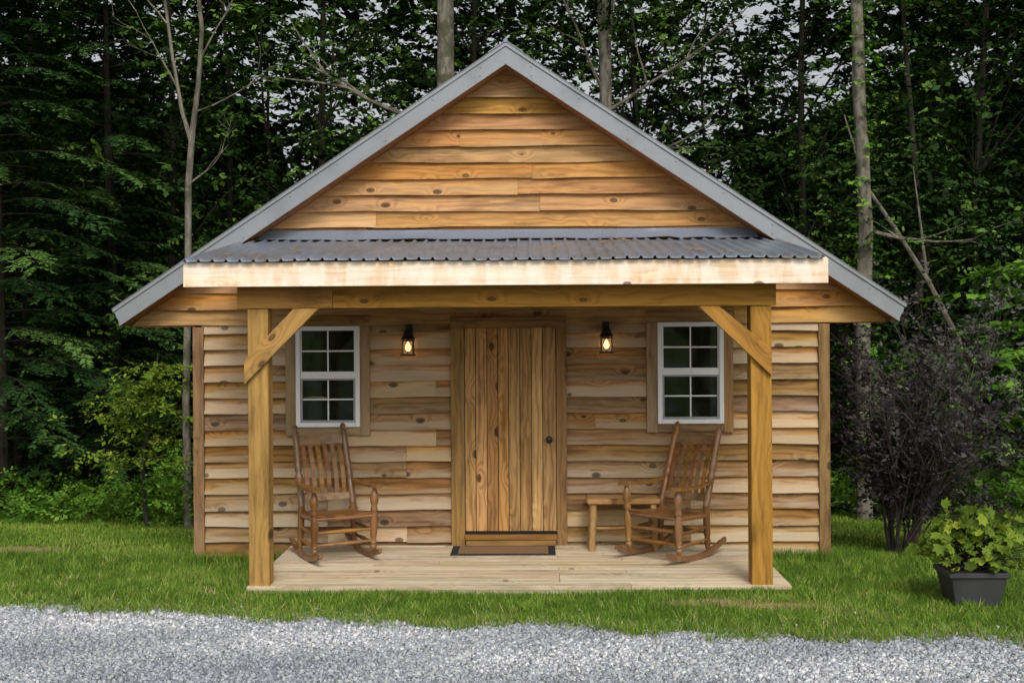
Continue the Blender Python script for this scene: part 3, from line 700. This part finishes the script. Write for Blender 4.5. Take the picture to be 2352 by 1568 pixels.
def hemlock(x,y,h,rad,z0,name='hemlock_tree',nb=90,tm=.5):
    root=empty(name); b=B(); tree_trunk(b,(x,y,float(gh(x,y))-.2),(x,y,h),.13,.03,.08)
    P=[];Yw=[];T=[]
    for i in range(nb):
        z=z0+(h-z0)*(i/nb)**1.0; l=rad*(1-.75*(z-z0)/(h-z0))*random.uniform(.7,1.1); an=i*2.399+random.uniform(-.3,.3)
        p=[];m_=10
        for k in range(m_+1):
            t=k/m_; p.append(Vector((x+math.cos(an)*l*t,y+math.sin(an)*l*t,z+.12*math.sin(t*2.2)-l*.22*t*t)))
        b.tube(p,[.02*(1-.85*k/m_) for k in range(m_+1)],5)
        tn=random.gauss(tm,.2)
        for k in range(2,m_+1):
            t=k/m_
            for s in (-1,1):
                for e in range(2):
                    q=p[k]; w=(1-t)*l*.32+.12
                    a2=an+s*random.uniform(.6,1.1); dd=random.uniform(0,.6)*w
                    P.append((q.x+math.cos(a2)*dd,q.y+math.sin(a2)*dd,q.z-dd*.12)); Yw.append(a2-s*.15); T.append(tn+.3*t-.1)
    b.obj('trunk_and_boughs',M_bark2,root)
    P=np.array(P); leafobj('needles',[sprays(P,18,.34,.085,.45,pitch=(-.45,-.05),tone=np.clip(np.array(T),0,1),yaw=np.array(Yw),roll=.15,ang=1.0,nj=.12)],L_hem,root)
hemlock(-8.1,6.6,11,2.9,.5,nb=110,tm=.5); hemlock(-10.5,4.9,9.5,2.6,.4,nb=76); hemlock(-6.9,8.2,9,2.2,.3,nb=75,tm=.4)

def sapling(x,y,h,n,rad,z0,mat,name,leaf=.1,r=.03,bk=M_bark2,flat=.25,per=7,tone=.5,lw=.6):
    root=empty(name); b=B(); g=float(gh(x,y)); pts=tree_trunk(b,(x,y,g-.1),(x+.1,y,g+h),r,r*.3,.12,10,7); C=[]
    for i in range(n):
        t=random.uniform(0,1); z=z0+(h-z0)*t; an=random.uniform(0,6.283); l=rad*(1-.55*t)*random.uniform(.4,1); k=min(10,int(z/h*10)); p=pts[k]
        q=p+Vector((math.cos(an)*l,math.sin(an)*l,l*.25)); b.tube([p,p.lerp(q,.5)+Vector((0,0,.04)),q],[r*.35,r*.22,r*.08],5); C.append(q); C.append(p.lerp(q,.65))
    b.obj('stem_and_limbs',bk,root); C=np.array([tuple(c) for c in C]); P=clumps(C,np.full(len(C),.17),per,flat)
    leafobj('crown',[sprays(P,9,.25,leaf,lw,pitch=(-.5,.1),tone=np.clip(rng.normal(tone,.2,len(P)),0,1))],mat,root)
sapling(-5.0,4.2,2.4,34,.85,1.0,L_lime,'yellow_green_sapling',.07,per=6,tone=.5)
sapling(6.75,3.8,3.7,84,1.15,.9,L_green,'maple_sapling',.12,tone=.6,lw=.8)
sapling(6.0,6.2,2.6,40,.9,.4,L_green,'maple_sapling',.11,tone=.35,lw=.8)

root=empty('slender_tree'); b=B(); g=float(gh(-4.4,4.2))
tp=[(-4.44,4.2,g-.1),(-4.47,4.2,1.2),(-4.43,4.2,2.8),(-4.42,4.2,4.2),(-4.36,4.2,4.9)]
b.tube(tp,[.07,.052,.048,.046,.043],10)
b.tube([(-4.37,4.2,4.85),(-4.28,4.2,5.5),(-4.22,4.2,6.3),(-4.32,4.2,7.4),(-4.3,4.2,9.5)],[.042,.036,.031,.025,.01],8)
b.tube([(-4.38,4.2,4.8),(-4.5,4.2,5.2),(-4.62,4.2,5.9),(-4.75,4.25,6.8),(-4.8,4.3,8.6)],[.036,.028,.024,.019,.008],8)
for p,d,l in (((-4.25,4.2,5.9),(.5,0,.8),1.3),((-4.55,4.2,5.5),(-.4,0,.9),1.2),((-4.22,4.2,6.2),(-.2,0,1),1.5),((-4.7,4.2,6.4),(-.6,.1,.8),1.0),((-4.42,4.2,4.2),(.9,0,.4),.8),((-4.42,4.2,3.1),(.9,0,.15),.9),((-4.3,4.2,5.2),(.9,.1,.25),1.1)):
    branch(b,p,d,l,.015,2)
b.obj('trunk_and_limbs',M_bark,root,smooth=True)
n=26; C=np.stack([rng.normal(-4.4,.8,n),rng.normal(4.3,.4,n),rng.uniform(6.8,9.3,n)],1); leafobj('crown',[sprays(clumps(C,np.full(n,.25),6,.4),9,.3,.08)],L_mid,root)

def pale_tree(px,y,pts,r,limbs,name='tall_tree'):
    root=empty(name); b=B(); P=[(x,y,z) for x,z in pts]; P[0]=(P[0][0],y,float(gh(P[0][0],y))-.2)
    PP=[];
    for a,c in zip(P[:-1],P[1:]):
        for t in (0,.33,.66): PP.append(tuple(Vector(a).lerp(Vector(c),t)+Vector((random.gauss(0,.012),random.gauss(0,.012),0))))
    PP.append(P[-1]); m_=len(PP); b.tube(PP,[r*(1-.35*i/(m_-1))*random.uniform(.96,1.05) for i in range(m_)],12); E=[]
    for (x,z,dx,dz,l) in limbs: E+=branch(b,(x,y,z),(dx,random.uniform(-.3,.1),dz),l,r*.3,1,6,.1)
    b.obj('trunk_and_limbs',M_bark,root,smooth=True)
    C=np.array([(P[-1][0]+random.gauss(0,1.6),y+random.gauss(0,1),random.uniform(8.5,13)) for _ in range(70)]+[tuple(e) for e in E])
    leafobj('crown',[sprays(clumps(C,np.full(len(C),.35),7,.4),10,.4,.09)],L_mid,root)
pale_tree(0,8,[(-1.36,0),(-1.28,3),(-1.18,6),(-1.14,9),(-1.1,13)],.185,[(-1.28,5.4,-.6,.5,2.6),(-1.25,7.5,.7,.7,2)])
pale_tree(0,8.5,[(1.7,0),(1.62,3),(1.57,5.6),(1.45,9),(1.3,13)],.13,[(1.58,5.9,.85,.45,2.4),(1.56,6.1,-.5,.9,2.0),(1.6,5.0,.9,.25,2.0),(1.55,6.6,.5,.9,1.5)])
pale_tree(0,5.2,[(5.02,0),(5.02,2.0),(5.07,3.6),(5.0,5.2),(4.96,6.6),(4.84,10)],.12,[(5.05,3.6,.8,-.35,1.6)])
root=empty('leaning_tree'); b=B(); b.tube([(6.95,6,-.7),(6.85,6,1.2),(6.65,6,2.0),(6.2,6,2.9),(5.7,6,3.7),(5.3,6,4.3),(5.0,6.1,5.4)],[.065,.06,.05,.042,.035,.027,.012],8); b.tube([(6.2,6,2.9),(6.1,6,3.8),(6.0,6,4.6)],[.025,.017,.006],6); b.obj('trunk_and_limbs',M_bark,root,smooth=True)
C=np.array([(random.gauss(5.3,.6),random.gauss(6,.4),random.uniform(4.2,5.8)) for _ in range(20)]); leafobj('crown',[sprays(clumps(C,np.full(20,.3),7,.4),9,.3,.09)],L_mid,root)
n=160; z=rng.uniform(.2,7,n); C=np.stack([5.04+rng.normal(0,.12,n),5.1+rng.normal(0,.08,n),z],1); leafobj('climbing_vine',[sprays(C,6,.2,.075,.8)],L_green)

# purple shrub
root=empty('purple_shrub'); b=B(); E=[]; SX,SY=4.14,.75
for i in range(34):
    an=random.uniform(0,6.283); t=random.uniform(.1,.6)
    if math.cos(an)<-.3: t*=.55
    E+=branch(b,(SX+math.cos(an)*.06,SY+math.sin(an)*.06,-.25),(math.cos(an)*t+.08,math.sin(an)*t,1),random.uniform(1.1,2.15),.013,2,6,.12)
b.obj('stems',M_twig,root)
E=np.array([tuple(e) for e in E]); E=E[(E[:,0]>3.42)]; P=clumps(E,np.full(len(E),.05),2,1)
w=rng.random(len(P))<np.where(P[:,2]>.2,.75,.2); P=P[w]
n=520; u=rng.normal(size=(n,3)); u/=np.linalg.norm(u,axis=1)[:,None]; Q=np.array([SX+.05,SY,.62])+u*(rng.random(n)**.5)[:,None]*np.array([.66,.55,.6])
P=np.concatenate([P,Q]); hgt=P[:,2]
leafobj('leaves',[sprays(P,8,.2,.055,.6,pitch=(-.2,1.1),tone=np.clip(rng.normal(.5,.27,len(P))+.2*hgt-.1,0,1))],L_purple,root)

# potted plant
root=empty('potted_plant',(3.80,-2.33,.0)); b=B()
w0,w1=.17,.225;d0,d1=.14,.19;h=.275
b.quadbox([(-w0,-d0,0),(w0,-d0,0),(w0,d0,0),(-w0,d0,0),(-w1,-d1,h),(w1,-d1,h),(w1,d1,h),(-w1,d1,h)])
W=w1+.014;D_=d1+.014
b.bx(-W,W,-D_,-D_+.024,h-.03,h+.012); b.bx(-W,W,D_-.024,D_,h-.03,h+.012); b.bx(-W,-W+.024,-D_+.025,D_-.025,h-.03,h+.012,'y'); b.bx(W-.024,W,-D_+.025,D_-.025,h-.03,h+.012,'y')
b.obj('planter_box',M_pot,root,.006)
b=B(); b.bx(-.195,.195,-.16,.16,h+.001,h+.006); b.obj('soil',M_soil,root)
b=B();C=[]
for i in range(150):
    an=random.uniform(0,6.283); e=random.uniform(.0,1.45); l=random.uniform(.24,.43); q=Vector((.04+math.cos(an)*math.cos(e)*l*1.25,math.sin(an)*math.cos(e)*l,h+.04+math.sin(e)*l*1.1))
    s=Vector((random.uniform(-.12,.12),random.uniform(-.08,.08),h)); b.tube([s,s.lerp(q,.5)+Vector((0,0,.04)),q],[.005,.004,.003],5); C.append(q)
b.obj('stems',M_bark2,root)
V=[];F=[];R=[]
lob=[(0,1.0),(.35,.62),(.75,.95),(1.15,.6),(1.6,.8),(2.2,.5),(2.75,.35)]
for q in C+[c+Vector((random.gauss(0,.05),random.gauss(0,.05),random.gauss(-.02,.05))) for c in C]:
    s=random.uniform(.045,.075); nrm=(Vector((q.x,q.y-.2,.35))+Vector((random.gauss(0,.3),random.gauss(0,.3),random.gauss(0,.2)))).normalized()
    u=nrm.cross(Vector((random.gauss(0,1),random.gauss(0,1),.2))).normalized(); w=nrm.cross(u); st=len(V)
    pr=sorted([(a,r_) for a,r_ in lob]+[(2*math.pi-a,r_) for a,r_ in lob[1:]])
    V.append(tuple(q-nrm*.012)); tn=min(1,max(0,random.gauss(.42,.28)))
    for a,r_ in pr: V.append(tuple(q+(u*math.cos(a)+w*math.sin(a))*s*r_+nrm*random.gauss(0,.006)))
    m_=len(pr)
    for k in range(m_): F.append((st,st+1+k,st+1+(k+1)%m_))
    R+= [tn*.8]+[tn]*m_
fastmesh('leaves',V,F,L_lime,root,rnd=R)

# ------------------------------------------------------------------ world, sun, camera
w=bpy.data.worlds.new('World'); scene.world=w; w.use_nodes=True; nt=w.node_tree; bg=nt.nodes['Background']
sk=nt.nodes.new('ShaderNodeTexSky'); sk.sky_type='NISHITA'; sk.sun_disc=False; sk.sun_elevation=math.radians(43); sk.sun_rotation=math.radians(168); sk.dust_density=5; sk.ozone_density=1
hs=nt.nodes.new('ShaderNodeHueSaturation'); hs.inputs['Saturation'].default_value=.18; nt.links.new(sk.outputs[0],hs.inputs['Color']); nt.links.new(hs.outputs[0],bg.inputs[0]); bg.inputs[1].default_value=.145
sun=bpy.data.lights.new('sun','SUN'); sun.energy=1.35; sun.angle=math.radians(15); sun.color=(1,.93,.82)
so=bpy.data.objects.new('sun',sun); link(so)
el=math.radians(43); az=math.radians(168)
d=Vector((math.sin(az)*math.cos(el),math.cos(az)*math.cos(el),math.sin(el)))
so.rotation_euler=d.to_track_quat('Z','Y').to_euler()
cam=bpy.data.cameras.new('camera'); cam.lens=36*2736/2352; cam.sensor_width=36; cam.shift_y=-44/2352; cam.clip_end=1000
co=bpy.data.objects.new('camera',cam); link(co)
co.matrix_world=Matrix.Translation((.285,-12,2.29))@Matrix.Rotation(math.radians(1.03),4,'Z')@Matrix.Rotation(math.radians(90),4,'X')@Matrix.Rotation(math.radians(-.35),4,'Z')
scene.camera=co
